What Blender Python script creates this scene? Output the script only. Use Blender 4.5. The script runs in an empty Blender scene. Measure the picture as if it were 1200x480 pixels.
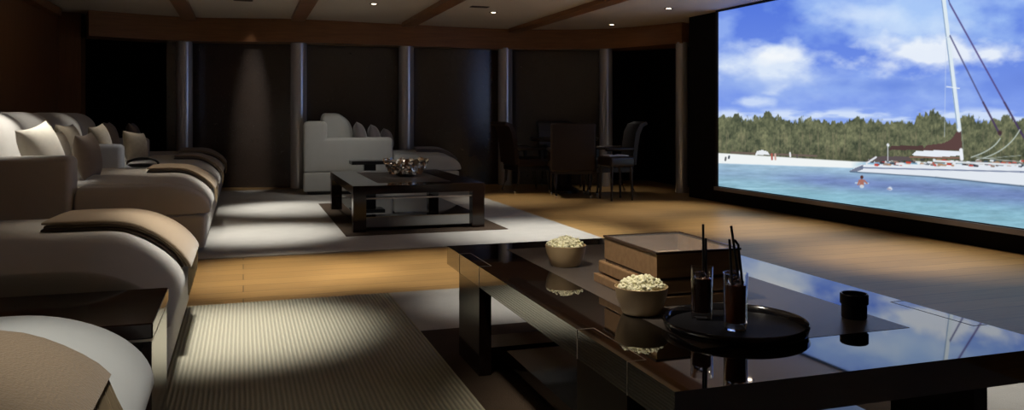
import bpy, math, random
import numpy as np
from mathutils import Vector, Matrix
C = bpy.context.scene.collection
R = random.Random(7)
F = 960.0; HY = 135.0; CAMZ = 1.05
YAW = math.atan(315/960); ca, sa = math.cos(YAW), math.sin(YAW)
def dp(x, d):
    "world X,Y of the spot seen at photo column x, d metres along the camera axis (surveying aid)"
    xc = (x-600)/F*d
    return (xc*ca+d*sa, d*ca-xc*sa)

# ------------------------------------------------------------------ materials
def mat(name, col, rough=.5, metal=0, spec=.5, ior=1.5, coat=0, sheen=0, noise=None, bump=None, emit=None, trans=0, wave=None):
    m = bpy.data.materials.new(name); m.use_nodes = True
    nt = m.node_tree; b = nt.nodes['Principled BSDF']; L = nt.links
    b.inputs['Base Color'].default_value = (*col, 1)
    b.inputs['Roughness'].default_value = rough
    b.inputs['Metallic'].default_value = metal
    b.inputs['Specular IOR Level'].default_value = spec
    b.inputs['IOR'].default_value = ior
    b.inputs['Coat Weight'].default_value = coat
    b.inputs['Coat Roughness'].default_value = .03
    b.inputs['Sheen Weight'].default_value = sheen
    b.inputs['Transmission Weight'].default_value = trans
    tc = nt.nodes.new('ShaderNodeTexCoord')
    if noise:
        sc, amt = noise[0], noise[1]
        mp = nt.nodes.new('ShaderNodeMapping'); L.new(tc.outputs['Object'], mp.inputs[0])
        mp.inputs['Scale'].default_value = noise[2] if len(noise) > 2 else (1, 1, 1)
        n = nt.nodes.new('ShaderNodeTexNoise'); n.inputs['Scale'].default_value = sc; n.inputs['Detail'].default_value = 5
        L.new(mp.outputs[0], n.inputs['Vector'])
        mx = nt.nodes.new('ShaderNodeMix'); mx.data_type = 'RGBA'
        mx.inputs[6].default_value = (*[c*(1-amt) for c in col], 1); mx.inputs[7].default_value = (*[min(1, c*(1+amt)) for c in col], 1)
        L.new(n.outputs['Fac'], mx.inputs[0]); L.new(mx.outputs[2], b.inputs['Base Color'])
    if bump:
        n = nt.nodes.new('ShaderNodeTexNoise'); n.inputs['Scale'].default_value = bump[0]; n.inputs['Detail'].default_value = 3
        L.new(tc.outputs['Object'], n.inputs['Vector'])
        bp = nt.nodes.new('ShaderNodeBump'); bp.inputs['Strength'].default_value = bump[1]; bp.inputs['Distance'].default_value = .01
        L.new(n.outputs['Fac'], bp.inputs['Height']); L.new(bp.outputs[0], b.inputs['Normal'])
    if wave:   # (scale, direction, strength, dark amount)
        w = nt.nodes.new('ShaderNodeTexWave'); w.bands_direction = wave[1]; w.inputs['Scale'].default_value = wave[0]
        w.inputs['Distortion'].default_value = .3; w.inputs['Detail'].default_value = 1
        L.new(tc.outputs['Object'], w.inputs['Vector'])
        bp = nt.nodes.new('ShaderNodeBump'); bp.inputs['Strength'].default_value = wave[2]; bp.inputs['Distance'].default_value = .01
        L.new(w.outputs['Fac'], bp.inputs['Height']); L.new(bp.outputs[0], b.inputs['Normal'])
        mx = nt.nodes.new('ShaderNodeMix'); mx.data_type = 'RGBA'
        mx.inputs[6].default_value = (*[c*(1-wave[3]) for c in col], 1); mx.inputs[7].default_value = (*col, 1)
        L.new(w.outputs['Fac'], mx.inputs[0]); L.new(mx.outputs[2], b.inputs['Base Color'])
    if emit:
        b.inputs['Emission Color'].default_value = (*emit[0], 1); b.inputs['Emission Strength'].default_value = emit[1]
    return m
def planks(name, col, col2, mortar, bw, bh, rough, rot=0, grain=(.6, 14, 1)):
    m = mat(name, col, rough); nt = m.node_tree; L = nt.links; b = nt.nodes['Principled BSDF']
    tc = nt.nodes.new('ShaderNodeTexCoord'); mp = nt.nodes.new('ShaderNodeMapping'); mp.inputs['Rotation'].default_value = rot if isinstance(rot, tuple) else (0, 0, rot)
    L.new(tc.outputs['Object'], mp.inputs[0])
    br = nt.nodes.new('ShaderNodeTexBrick'); L.new(mp.outputs[0], br.inputs[0])
    br.inputs['Color1'].default_value = (*col, 1); br.inputs['Color2'].default_value = (*col2, 1); br.inputs['Mortar'].default_value = (*mortar, 1)
    br.inputs['Scale'].default_value = 1; br.inputs['Brick Width'].default_value = bw; br.inputs['Row Height'].default_value = bh
    br.inputs['Mortar Size'].default_value = .003; br.inputs['Mortar Smooth'].default_value = .2; br.offset = .37
    mp2 = nt.nodes.new('ShaderNodeMapping'); mp2.inputs['Scale'].default_value = grain; L.new(mp.outputs[0], mp2.inputs[0])
    n = nt.nodes.new('ShaderNodeTexNoise'); n.inputs['Scale'].default_value = 5; n.inputs['Detail'].default_value = 8; L.new(mp2.outputs[0], n.inputs[0])
    mx = nt.nodes.new('ShaderNodeMix'); mx.data_type = 'RGBA'; mx.blend_type = 'MULTIPLY'; mx.inputs[0].default_value = .55
    rp = nt.nodes.new('ShaderNodeValToRGB'); rp.color_ramp.elements[0].position = .3; rp.color_ramp.elements[0].color = (.45, .45, .45, 1); rp.color_ramp.elements[1].position = .7
    L.new(n.outputs['Fac'], rp.inputs[0]); L.new(br.outputs['Color'], mx.inputs[6]); L.new(rp.outputs[0], mx.inputs[7]); L.new(mx.outputs[2], b.inputs['Base Color'])
    return m
M = {}
M['floor'] = planks('oak_floor', (.44, .265, .095), (.36, .215, .078), (.08, .05, .025), 3.3, .19, .38)
M['wood_wall'] = planks('walnut_wall', (.27, .115, .04), (.24, .10, .036), (.02, .008, .004), 9, 1.15, .4, rot=(0, math.pi/2, 0), grain=(.5, 12, 12))
M['beam'] = mat('ceiling_beam_wood', (.27, .12, .045), .4, noise=(3, .35, (1, 1, 12)))
M['ceiling'] = mat('ceiling_plaster', (.74, .64, .52), .75, noise=(.8, .06))
M['black_wall'] = mat('black_felt', (.006, .006, .007), .9, spec=.15)
M['black_frame'] = mat('black_screen_frame', (.02, .017, .016), .45)
M['dark_panel'] = mat('dark_fabric_panel', (.05, .036, .028), .25, spec=.5, ior=1.9, noise=(40, .2), bump=(250, .08))
M['recess'] = mat('dark_recess', (.012, .010, .010), .8, spec=.2)
M['column'] = mat('satin_grey_column', (.70, .69, .71), .24, metal=.55, noise=(1.5, .1, (1, 1, .4)))
M['fabric'] = mat('oatmeal_upholstery', (.45, .425, .39), .85, spec=.2, sheen=.25, noise=(9, .05), bump=(420, .25))
M['fabric_grey'] = mat('pale_upholstery', (.47, .475, .45), .85, spec=.2, sheen=.2, noise=(9, .05), bump=(420, .25))
M['plinth'] = mat('dark_plinth', (.018, .015, .014), .5)
M['cream_pillow'] = mat('cream_pillow_cloth', (.66, .60, .49), .8, spec=.2, sheen=.3, noise=(25, .1), bump=(200, .3))
M['tan_pillow'] = mat('tan_pillow_cloth', (.31, .25, .17), .7, spec=.3, sheen=.4, noise=(22, .3), bump=(120, .4))
M['brown_pillow'] = mat('brown_pillow_cloth', (.22, .165, .12), .7, spec=.3, sheen=.3, noise=(25, .15), bump=(200, .3))
M['taupe_pillow'] = mat('taupe_pillow_cloth', (.16, .14, .14), .7, spec=.3, sheen=.3, noise=(25, .15), bump=(200, .3))
M['throw'] = mat('tan_wool_throw', (.235, .17, .105), .9, spec=.15, sheen=.3, bump=(160, .5))
M['throw_dark'] = mat('brown_wool_edge', (.055, .035, .022), .9, spec=.15, sheen=.3, bump=(200, .5))
M['fringe'] = mat('tan_fringe', (.33, .25, .15), .9, spec=.15)
M['lacquer'] = mat('black_lacquer', (.005, .004, .004), .025, spec=.5, ior=2.7, coat=.0, noise=(2, .2))
M['lacquer_brown'] = mat('dark_brown_lacquer', (.014, .007, .005), .09, spec=.5, ior=1.45)
M['seam'] = mat('brushed_seam', (.60, .55, .50), .4, metal=.3)
M['inset'] = mat('dark_leather_inset', (.08, .066, .057), .30, spec=.55, noise=(60, .2), bump=(300, .12))
M['rug'] = mat('ribbed_wool_rug', (.425, .395, .295), .95, spec=.1, sheen=.1, wave=(17, 'X', .7, .34))
M['rug_plain'] = mat('plain_wool_rug', (.38, .365, .335), .95, spec=.1, sheen=.15, noise=(6, .12), bump=(180, .5))
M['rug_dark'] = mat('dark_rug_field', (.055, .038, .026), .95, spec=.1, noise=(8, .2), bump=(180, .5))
M['bowl'] = mat('taupe_stoneware', (.46, .33, .18), .38, noise=(14, .12))
M['bowl_in'] = mat('ochre_glaze', (.42, .33, .16), .3)
M['popcorn'] = mat('popcorn', (.95, .87, .60), .7, noise=(60, .22))
M['tray'] = mat('black_tray', (.007, .007, .009), .6, spec=.2)
M['tray_gloss'] = mat('black_tray_gloss', (.01, .01, .012), .12, ior=2.0)
M['black'] = mat('black_satin', (.008, .008, .009), .3)
M['straw'] = mat('black_straw', (.01, .01, .012), .35)
M['glass'] = mat('clear_glass', (1, 1, 1), .01, trans=1, ior=1.45)
M['pane'] = mat('thin_glass_pane', (.9, .9, .9), .01, spec=.8)
M['pane'].node_tree.nodes['Principled BSDF'].inputs['Alpha'].default_value = .10
M['lip'] = mat('screenlit_ledge', (.17, .14, .13), .5)  # frame lip under the screen; the screen's light is put into its colour
M['cola'] = mat('dark_cola', (.05, .018, .010), .05, spec=.6)
M['amber_cola'] = mat('amber_cola', (.24, .065, .017), .05, spec=.6)
M['box_wood'] = mat('bronzed_box_wood', (.24, .145, .075), .25, spec=.6, noise=(6, .3, (1, 8, 8)))
M['box_edge'] = mat('dark_box_edge', (.05, .03, .02), .25)
M['box_in'] = mat('amber_box_lining', (.42, .30, .19), .3, noise=(9, .5))
M['chrome'] = mat('polished_nickel', (.80, .76, .68), .26, metal=1)
M['chrome_warm'] = mat('polished_bronze', (.55, .33, .19), .28, metal=1)
M['chair_dark'] = mat('dark_chair_wood', (.02, .012, .009), .3)
M['chair_back'] = mat('brown_leather', (.028, .015, .008), .5, spec=.3)
M['chair_grey'] = mat('grey_leather', (.05, .048, .05), .45)
M['paper'] = mat('white_paper', (.7, .7, .72), .6)
M['lamp_on'] = mat('lamp_glow', (1, 1, 1), .5, emit=((1, .86, .66), 14))
M['lamp_ring'] = mat('lamp_ring', (.30, .24, .18), .4, metal=.5)
M['vent'] = mat('vent_brown', (.10, .06, .035), .5)

# ------------------------------------------------------------------ mesh helpers
class MB:
    def __init__(s): s.v = []; s.f = []; s.key = {}
    def add(s, vs, fs):
        o = len(s.v); s.v += [tuple(v) for v in vs]; s.f += [tuple(i+o for i in f) for f in fs]; return s
    def box(s, x0, x1, y0, y1, z0, z1):
        return s.add([(x0,y0,z0),(x1,y0,z0),(x1,y1,z0),(x0,y1,z0),(x0,y0,z1),(x1,y0,z1),(x1,y1,z1),(x0,y1,z1)],
                     [(0,3,2,1),(4,5,6,7),(0,1,5,4),(1,2,6,5),(2,3,7,6),(3,0,4,7)])
    def prism(s, pts, z0, z1):
        n = len(pts); return s.add([(x,y,z0) for x,y in pts]+[(x,y,z1) for x,y in pts],
            [tuple(range(n))[::-1], tuple(range(n, 2*n))]+[(i,(i+1)%n,n+(i+1)%n,n+i) for i in range(n)])
    def prism_y(s, pts, y0, y1):
        n = len(pts); return s.add([(x,y0,z) for x,z in pts]+[(x,y1,z) for x,z in pts],
            [tuple(range(n)), tuple(range(n, 2*n))[::-1]]+[(i,n+i,n+(i+1)%n,(i+1)%n) for i in range(n)])
    def lathe(s, prof, seg=32, cx=0, cy=0, cz=0, close=False):
        vs = []; fs = []; n = len(prof)
        for k in range(seg):
            t = 2*math.pi*k/seg; c, q = math.cos(t), math.sin(t)
            vs += [(cx+r*c, cy+r*q, cz+z) for r, z in prof]
        for k in range(seg):
            a, b = k*n, ((k+1)%seg)*n
            for i in range(n-1): fs.append((a+i, b+i, b+i+1, a+i+1))
            if close: fs.append((a+n-1, b+n-1, b, a))
        if not close:
            if prof[0][0] > 1e-5: fs.append(tuple(k*n for k in range(seg))[::-1])
            if prof[-1][0] > 1e-5: fs.append(tuple(k*n+n-1 for k in range(seg)))
        return s.add(vs, fs)
    def tube(s, pts, r, seg=8, caps=True):
        pts = [Vector(p) for p in pts]; rs = r if isinstance(r, (list, tuple)) else [r]*len(pts)
        vs = []; fs = []; up = Vector((0, 0, 1))
        for i, p in enumerate(pts):
            t = (pts[min(i+1, len(pts)-1)]-pts[max(i-1, 0)]).normalized()
            a = t.cross(up if abs(t.z) < .95 else Vector((1, 0, 0))).normalized(); b = t.cross(a)
            for k in range(seg):
                q = 2*math.pi*k/seg; vs.append(p+a*math.cos(q)*rs[i]+b*math.sin(q)*rs[i])
        for i in range(len(pts)-1):
            for k in range(seg): fs.append((i*seg+k, i*seg+(k+1)%seg, (i+1)*seg+(k+1)%seg, (i+1)*seg+k))
        if caps: fs += [tuple(range(seg))[::-1], tuple(range((len(pts)-1)*seg, len(pts)*seg))]
        return s.add(vs, fs)
    def rbox(s, x, y, z, rx=(.03, .03), ry=(.03, .03), rz=(.03, .03), seg=4, inner=3, warp=None):
        "rounded block; each side of each axis has its own corner radius"
        B = (x, y, z); RR = (rx, ry, rz)
        def ax(b, r):
            l = [b[0]+r[0]*i/seg for i in range(seg)]
            a0, a1 = b[0]+r[0], b[1]-r[1]
            l += [a0+(a1-a0)*i/inner for i in range(inner+1)]
            l += [b[1]-r[1]+r[1]*(i+1)/seg for i in range(seg)]
            return l
        A = [ax(B[i], RR[i]) for i in range(3)]
        key = {}; vs = []; fs = []
        def pt(p):
            k = tuple(round(c, 6) for c in p)
            if k in key: return key[k]
            q = []; d = []
            for i in range(3):
                lo, hi = B[i][0]+RR[i][0], B[i][1]-RR[i][1]
                if p[i] < lo: q.append(lo); d.append((p[i]-lo)/RR[i][0])
                elif p[i] > hi: q.append(hi); d.append((p[i]-hi)/RR[i][1])
                else: q.append(p[i]); d.append(0)
            l = math.sqrt(sum(c*c for c in d)) or 1
            m = max(abs(c) for c in d)
            o = []
            for i in range(3):
                r = RR[i][0] if d[i] < 0 else RR[i][1]
                o.append(q[i]+d[i]/l*m*r)
            if warp: o = warp(*o)
            key[k] = len(vs); vs.append(tuple(o)); return key[k]
        for a in range(3):
            u, w = (a+1) % 3, (a+2) % 3
            for side in (0, 1):
                c = B[a][side]
                for i in range(len(A[u])-1):
                    for j in range(len(A[w])-1):
                        q = []
                        for (ii, jj) in ((i,j),(i+1,j),(i+1,j+1),(i,j+1)):
                            p = [0, 0, 0]; p[a] = c; p[u] = A[u][ii]; p[w] = A[w][jj]; q.append(pt(p))
                        fs.append(tuple(q if side else q[::-1]))
        return s.add(vs, fs)
def obj(name, mb, m, parent=None, smooth=None, loc=None, rot=None, kind=None, label=None, cat=None, group=None):
    me = bpy.data.meshes.new(name); me.from_pydata([tuple(v) for v in mb.v], [], mb.f); me.validate(); me.update()
    if smooth is not None:
        me.shade_smooth()
        try: me.set_sharp_from_angle(angle=math.radians(smooth))
        except Exception: pass
    ms = m if isinstance(m, list) else [m]
    for q in ms: me.materials.append(M[q] if isinstance(q, str) else q)
    o = bpy.data.objects.new(name, me); C.objects.link(o)
    if parent: o.parent = parent
    if loc: o.location = loc
    if rot: o.rotation_euler = rot
    return tag(o, label, cat, group, kind)
def tag(o, label=None, cat=None, group=None, kind=None):
    if label: o['label'] = label
    if cat: o['category'] = cat
    if group: o['group'] = group
    if kind: o['kind'] = kind
    return o
def thing(name, label, cat, loc=(0, 0, 0), rz=0, group=None):
    o = bpy.data.objects.new(name, None); o.empty_display_size = .1; C.objects.link(o); o.location = loc; o.rotation_euler = (0, 0, rz)
    return tag(o, label, cat, group)
def copy_tree(o, parent=None):
    c = o.copy(); C.objects.link(c); c.parent = parent
    for ch in list(o.children): copy_tree(ch, c)
    return c
def bevel(o, w=.004, seg=2):
    md = o.modifiers.new('b', 'BEVEL'); md.width = w; md.segments = seg; md.limit_method = 'ANGLE'; return o

# ------------------------------------------------------------------ camera
cd = bpy.data.cameras.new('camera'); cd.sensor_width = 36; cd.sensor_fit = 'HORIZONTAL'; cd.lens = F*36/1200; cd.shift_y = -(240-HY)/1200
cam = bpy.data.objects.new('camera', cd); C.objects.link(cam); cam.location = (0, 0, CAMZ); cam.rotation_euler = (math.pi/2, 0, -YAW)
cd.clip_start = .05
bpy.context.scene.camera = cam

# ------------------------------------------------------------------ room shell
def ceil_z(x): return 2.42-.02*x
def struct(name, mb, m, smooth=None, **k): return obj(name, mb, m, None, smooth, kind='structure', **k)
struct('floor', MB().box(-2.6, 6.4, -2.2, 14.6, -.1, 0), 'floor')
mb = MB(); mb.add([(-2.6,-2.2,ceil_z(-2.6)),(6.4,-2.2,ceil_z(6.4)),(6.4,14.6,ceil_z(6.4)),(-2.6,14.6,ceil_z(-2.6)),
                   (-2.6,-2.2,2.7),(6.4,-2.2,2.7),(6.4,14.6,2.7),(-2.6,14.6,2.7)], [(0,1,2,3),(4,7,6,5),(0,4,5,1),(1,5,6,2),(2,6,7,3),(3,7,4,0)])
struct('ceiling', mb, 'ceiling')
struct('wall_left', MB().box(-2.6, -2.4, -2.2, 14.6, 0, 2.60), 'wood_wall')
struct('wall_near', MB().box(-2.4, 6.3, -2.2, -2.0, 0, 2.60), 'wood_wall')
struct('wall_left_return', MB().box(-2.4, -2.12, 12.55, 12.9, 0, 2.46), 'wood_wall')
# curved rear wall: cornice line surveyed point by point
CN = [dp(x, d) for x, d in ((104, 10.95), (222, 11.55), (350, 11.55), (478, 11.95), (596, 12.3), (710, 12.0), (799, 11.05))]
def spline(P, n=10):
    out = []; P = [Vector((*p, 0)) for p in P]
    for i in range(len(P)-1):
        p0 = P[max(i-1, 0)]; p1 = P[i]; p2 = P[i+1]; p3 = P[min(i+2, len(P)-1)]
        for k in range(n):
            t = k/n
            out.append(.5*((2*p1)+(-p0+p2)*t+(2*p0-5*p1+4*p2-p3)*t*t+(-p0+3*p1-3*p2+p3)*t**3))
    out.append(P[-1]); return [(v.x, v.y) for v in out]
CS = spline(CN)
def off(P, d):
    o = []
    for i, p in enumerate(P):
        a = P[max(i-1, 0)]; b = P[min(i+1, len(P)-1)]; t = Vector((b[0]-a[0], b[1]-a[1])).normalized(); o.append((p[0]-t.y*d, p[1]+t.x*d))
    return o
def ribbon(P, Q, z0f, z1f):
    n = len(P); vs = []
    for p in P: vs += [(p[0], p[1], z0f(p[0])), (p[0], p[1], z1f(p[0]))]
    for p in Q: vs += [(p[0], p[1], z0f(p[0])), (p[0], p[1], z1f(p[0]))]
    fs = [(0, 1, 2*n+1, 2*n), (2*n-2, 4*n-2, 4*n-1, 2*n-1)]
    for i in range(n-1):
        a = 2*i; b = 2*n+2*i
        fs += [(a, a+2, a+3, a+1), (b, b+1, b+3, b+2), (a, b, b+2, a+2), (a+1, a+3, b+3, b+1)]
    return MB().add(vs, fs)
struct('trim_1', ribbon(CS, off(CS, .55), lambda x: 2.09-.012*x, lambda x: ceil_z(x)-.002), 'beam', 50)
# back panels between the columns (gently bowed), set behind the cornice
COLX = [(216, 11.75), (350, 11.75), (476, 12.1), (592, 12.4), (710, 12.15), (799, 11.15)]
CP = [dp(x, d) for x, d in COLX]
for i in range(4):
    a, b = Vector(CP[i]), Vector(CP[i+1]); t = (b-a).normalized(); nrm = Vector((-t.y, t.x)); P = []
    bow = (.02, .02, .10, .02)[i]
    for k in range(17):
        s = k/16; P.append(tuple(a+(b-a)*s+nrm*(.20-bow*4*s*(1-s))))
    struct('wall_far_%d' % (i+1), ribbon(P, off(P, .06), lambda x: 0, lambda x: 2.12-.012*x), 'dark_panel', 60)
# small return panel left of the first column, black recesses either side
a = Vector(CP[0]); struct('wall_far_5', MB().box(a.x-.24, a.x+.02, a.y+.05, a.y+.11, 0, 2.12), 'dark_panel')
struct('wall_far_6', MB().box(-2.4, 6.4, 14.35, 14.6, 0, 2.6), 'recess')
struct('wall_right', MB().prism([(5.46, 9.32), (6.4, 9.32), (6.4, -2.2), (5.82, -2.2)], 0, 2.6), 'black_wall')
struct('wall_right_recess', MB().box(6.2, 6.4, 9.32, 14.35, 0, 2.6), 'recess')
struct('recess_panel_1', MB().box(5.15, 6.2, 12.0, 12.08, 0, 2.06), 'recess')  # plain black panel set back to close the recess
for i, (x, y) in enumerate(CP):
    r = (.115, .115, .115, .11, .10, .085)[i]
    mb = MB().lathe([(r*.0+.001, 0), (r, 0), (r, 2.11-.012*x), (.001, 2.11-.012*x)], 28, x, y, 0)
    struct('trim_%d' % (i+2), mb, 'column', 40)
# ceiling beams
for i, (x, y1) in enumerate(((-.72, 12.3), (.72, 11.7), (2.25, 11.65), (3.86, 11.65))):
    z = ceil_z(x); mb = MB(); w = .09
    mb.add([(x-w,-2,z-.055),(x+w,-2,z-.055),(x+w,y1,z-.055),(x-w,y1,z-.055),(x-w,-2,z+.01),(x+w,-2,z+.01),(x+w,y1,z+.01),(x-w,y1,z+.01)],
           [(0,3,2,1),(4,5,6,7),(0,1,5,4),(1,2,6,5),(2,3,7,6),(3,0,4,7)])
    struct('trim_%d' % (i+8), mb, 'beam')
struct('trim_12', MB().box(-2.4, -2.28, -2, 12.15, 2.36, 2.46), 'beam')
struct('baseboard_left', MB().box(-2.4, -2.375, -2, 12.15, 0, .1), 'plinth')

# ------------------------------------------------------------------ cinema screen
P1 = Vector((5.43, 9.04)); P2 = Vector((5.55, 5.49)); dr = (P2-P1).normalized(); nr = Vector((-dr.y, dr.x))
if nr.x > 0: nr = -nr
Y0, Y1, Z0, Z1 = 8.555, 3.75, .205, 2.285
s0 = (Y0-P1.y)/dr.y; s1 = (Y1-P1.y)/dr.y
NU, NV = 760, 300
us = np.linspace(0, 1, NU); vs_ = np.linspace(0, 1, NV)
U, V = np.meshgrid(us, vs_)
S = s0+(s1-s0)*U; Z = Z0+(Z1-Z0)*V
WX = P1.x+dr.x*S; WY = P1.y+dr.y*S
# picture coordinates in which the film frame was surveyed (projective map of the screen itself)
dd = WX*sa+WY*ca; px = 600+F*(WX*ca-WY*sa)/dd; py = HY-F*(Z-CAMZ)/dd
rng = np.random.RandomState(3)
def vnoise(x, y, seed=0):
    r = np.random.RandomState(seed); T = r.rand(256, 256)
    xi = np.floor(x).astype(int); yi = np.floor(y).astype(int); fx = x-xi; fy = y-yi; fx = fx*fx*(3-2*fx); fy = fy*fy*(3-2*fy)
    g = lambda a, b: T[a % 256, b % 256]
    return (g(xi, yi)*(1-fx)+g(xi+1, yi)*fx)*(1-fy)+(g(xi, yi+1)*(1-fx)+g(xi+1, yi+1)*fx)*fy
def fbm(x, y, seed=0, o=5):
    t = 0; a = .5
    for i in range(o): t = t+a*vnoise(x*2**i, y*2**i, seed+i); a *= .5
    return t
img = np.zeros((NV, NU, 3))
def lay(mask, col):
    global img
    m = np.clip(mask, 0, 1)[..., None]; col = np.array(col, float) if not isinstance(col, np.ndarray) else col
    img = img*(1-m)+col*m
def ell(cx, cy, rx, ry, soft=.5, ns=.5, sc=22., seed=0):
    d = np.sqrt(((px-cx)/rx)**2+((py-cy)/ry)**2); n = fbm(px/sc, py/(sc*.6), seed)-.5
    return np.clip((1-d+n*ns*2)/soft, 0, 1)
def poly(pts, soft=.7):
    inside = np.zeros(px.shape, bool); n = len(pts)
    for i in range(n):
        x0, y0 = pts[i]; x1, y1 = pts[(i+1) % n]
        c = ((y0 > py) != (y1 > py)) & (px < (x1-x0)*(py-y0)/((y1-y0) if abs(y1-y0) > 1e-9 else 1e-9)+x0)
        inside ^= c
    return inside.astype(float)
def seg(x0, y0, x1, y1, w, a=1):
    t = np.clip(((px-x0)*(x1-x0)+(py-y0)*(y1-y0))/((x1-x0)**2+(y1-y0)**2), 0, 1)
    d = np.hypot(px-(x0+t*(x1-x0)), py-(y0+t*(y1-y0))); return np.clip((w/2+.45-d)/.9, 0, 1)*a
def band(lo, hi, soft=2): return np.clip((py-lo)/soft, 0, 1)*np.clip((hi-py)/soft, 0, 1)
# sky
t = np.clip((py+20)/150, 0, 1)[..., None]
img = np.array([76, 112, 218.])*(1-t)+np.array([128, 158, 236.])*t
n1 = fbm(px/70, py/34, 11); lay(np.clip((n1-.42)*2.6, 0, .55), (176, 202, 248))
lay(ell(900, 92, 100, 34, .9, .6, 30, 41)*.75, (168, 192, 240)); lay(ell(905, 76, 84, 32, .6, .5, 26, 1)*.95, (222, 234, 250)); lay(ell(912, 66, 44, 12, .7, .5, 18, 2)*.8, (250, 252, 253))
lay(ell(880, 98, 60, 12, .9, .5, 20, 3)*.6, (150, 178, 238))
lay(ell(888, 120, 28, 8, .7, .4, 14, 4)*.8, (214, 228, 250))
lay(ell(1090, 14, 190, 52, .8, .6, 40, 5)*.8, (176, 208, 250)); lay(ell(1060, 34, 110, 30, .8, .6, 24, 42)*.6, (214, 232, 252)); lay(ell(1095, 64, 108, 27, .6, .6, 26, 6)*.92, (240, 246, 252))
lay(ell(1010, 18, 60, 18, .8, .6, 26, 8)*.7, (214, 230, 252)); lay(ell(1290, 70, 70, 20, .8, .6, 26, 9)*.4, (226, 238, 252))
lay(ell(1060, 100, 110, 14, .9, .5, 30, 7)*.75, (106, 138, 222)); lay(ell(1215, 95, 80, 26, .9, .5, 30, 27)*.7, (104, 134, 220))
lay(band(124, 148, 8)*np.clip((fbm(px/40, py/9, 12)-.36)*4, 0, .9), (214, 228, 250))
lay(ell(968, 106, 60, 10, .9, .5, 20, 13)*.6, (150, 180, 242))
# trees
top = 134+7*fbm(px/11, px*0, 21)+16*(fbm(px/3.5, py/9+3, 22)-.5)+np.clip((px-850)/150, 0, 1)*5-12*np.exp(-((px-1098)/14)**2)-4*np.exp(-((px-860)/14)**2)-7*np.exp(-((px-1082)/4)**2)-8*np.exp(-((px-1135)/7)**2)-5*np.exp(-((px-1010)/9)**2)-6*np.exp(-((px-905)/8)**2)-5*np.exp(-((px-1180)/22)**2)
tm = np.clip((py-top)/2, 0, 1)*np.clip((187+(px-845)*.02-py)/1.5, 0, 1)
g = fbm(px/9, py/7, 23)[..., None]; g2 = fbm(px/2.2, py/3, 24)[..., None]; q = np.clip((g*.55+g2*.6-.2)*1.5, 0, 1)
tree = np.array([54, 62, 50.])*(1-q)+np.array([136, 138, 104.])*q
tr_ = np.clip((fbm(px/1.3, py/16, 51)-.52)*5, 0, 1)[..., None]*np.clip((py-146)/12, 0, 1)[..., None]; tree = tree*(1-.35*tr_)+np.array([150, 138, 112.])*.35*tr_
tree = tree*(1-.25*np.clip((py-170)/15, 0, 1)[..., None]*.6)
img = img*(1-tm[..., None])+tree*tm[..., None]
# beach and water
bt = 178.5+(px-845)*.062; bb = 190.5+(px-845)*.035
wt = np.clip((py-bb)/1.2, 0, 1); wn = fbm(px/26, py/2.6, 31); wn2 = fbm(px/9, py/1.7, 32)
k = np.clip((py-bb)/34, 0, 1)[..., None]
water = np.array([162, 192, 214.])*(1-k)+np.array([138, 184, 202.])*k
pb = np.exp(-((py-(202+(px-845)*.075))/(6+(px-845)*.02))**2)*np.clip((px-875)/90, .25, 1)
water = water*(1-(pb*.85)[..., None])+np.array([112, 130, 186.])*(pb*.85)[..., None]
water = water*(.90+.20*wn[..., None])+22*(wn2[..., None]-.5)
lay(np.clip((py-bt)/1.2, 0, 1)*(px < 1030), (240, 244, 244)); img = img*(1-wt[..., None])+water*wt[..., None]
lay(np.clip((py-(188+(px-845)*.01))/1.2, 0, 1)*np.clip((px-1000)/20, 0, 1)*(py < 200), (150, 190, 214))
lay(seg(860, 178.5, 960, 182.5, 2.2), (110, 96, 88))
lay(poly([(888, 181.5), (890, 177), (896, 175.5), (903, 177.5), (905, 181)]), (232, 236, 240))
for (x, y, c, h) in ((907.5, 183.5, (176, 92, 80), 6), (911.5, 183.5, (206, 168, 156), 6), (929, 181, (236, 238, 240), 5), (937, 183, (90, 84, 84), 4), (857, 184, (70, 78, 88), 2), (853, 186, (96, 100, 104), 1.5)):
    lay(seg(x, y-h+3, x+.4, y+h-3, 2.1), c)
lay(band(219.5, 222, 1.2)*np.clip((1000-px)/140, 0, 1)*.5, (190, 225, 236))
# catamaran
lay(poly([(999, 200), (1013, 192.5), (1040, 192), (1200, 193.5), (1420, 199), (1420, 238), (1200, 217), (1100, 207), (1040, 203.5)]), (226, 232, 240))
lay(poly([(998, 200.6), (1005, 197), (1015, 192.6), (1015, 198), (1007, 201)]), (118, 126, 146))
lay(seg(1012, 196.2, 1200, 201, 1.3), (96, 108, 140)); lay(seg(1200, 201, 1420, 209, 1.5), (96, 108, 140))
lay(seg(1000, 201, 1100, 207.4, 1.3), (84, 104, 128)); lay(seg(1100, 207.4, 1200, 217.6, 1.6), (84, 104, 128)); lay(seg(1200, 217.6, 1420, 239, 1.8), (84, 104, 128))
for k_ in range(170):
    x = 1020+rng.rand()*185; y = 186+rng.rand()*7+(x-1020)*.012; c = [(228, 232, 238), (60, 60, 70), (190, 70, 60), (150, 130, 120), (230, 236, 240), (70, 84, 96), (176, 140, 110)][rng.randint(7)]
    lay(seg(x, y, x+1+rng.rand()*3.5, y+.3, 1.2+rng.rand()*1.6), c)
lay(poly([(1018, 188.5), (1028, 183), (1068, 183), (1072, 188)]), (92, 82, 84)); lay(seg(1019, 191, 1030, 184, 2.2), (222, 226, 232)); lay(seg(1044, 168, 1044, 188, 1), (210, 214, 222))
lay(seg(1044, 169.5, 1044.4, 170, 3), (226, 230, 236))
lay(poly([(1045, 175.5), (1048, 170.5), (1085, 170.5), (1088, 175.5)]), (82, 62, 60))
lay(poly([(1084, 176), (1090, 170), (1110, 167.5), (1120, 162), (1126, 152), (1130, 148), (1131, 176)]), (92, 68, 66))
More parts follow.
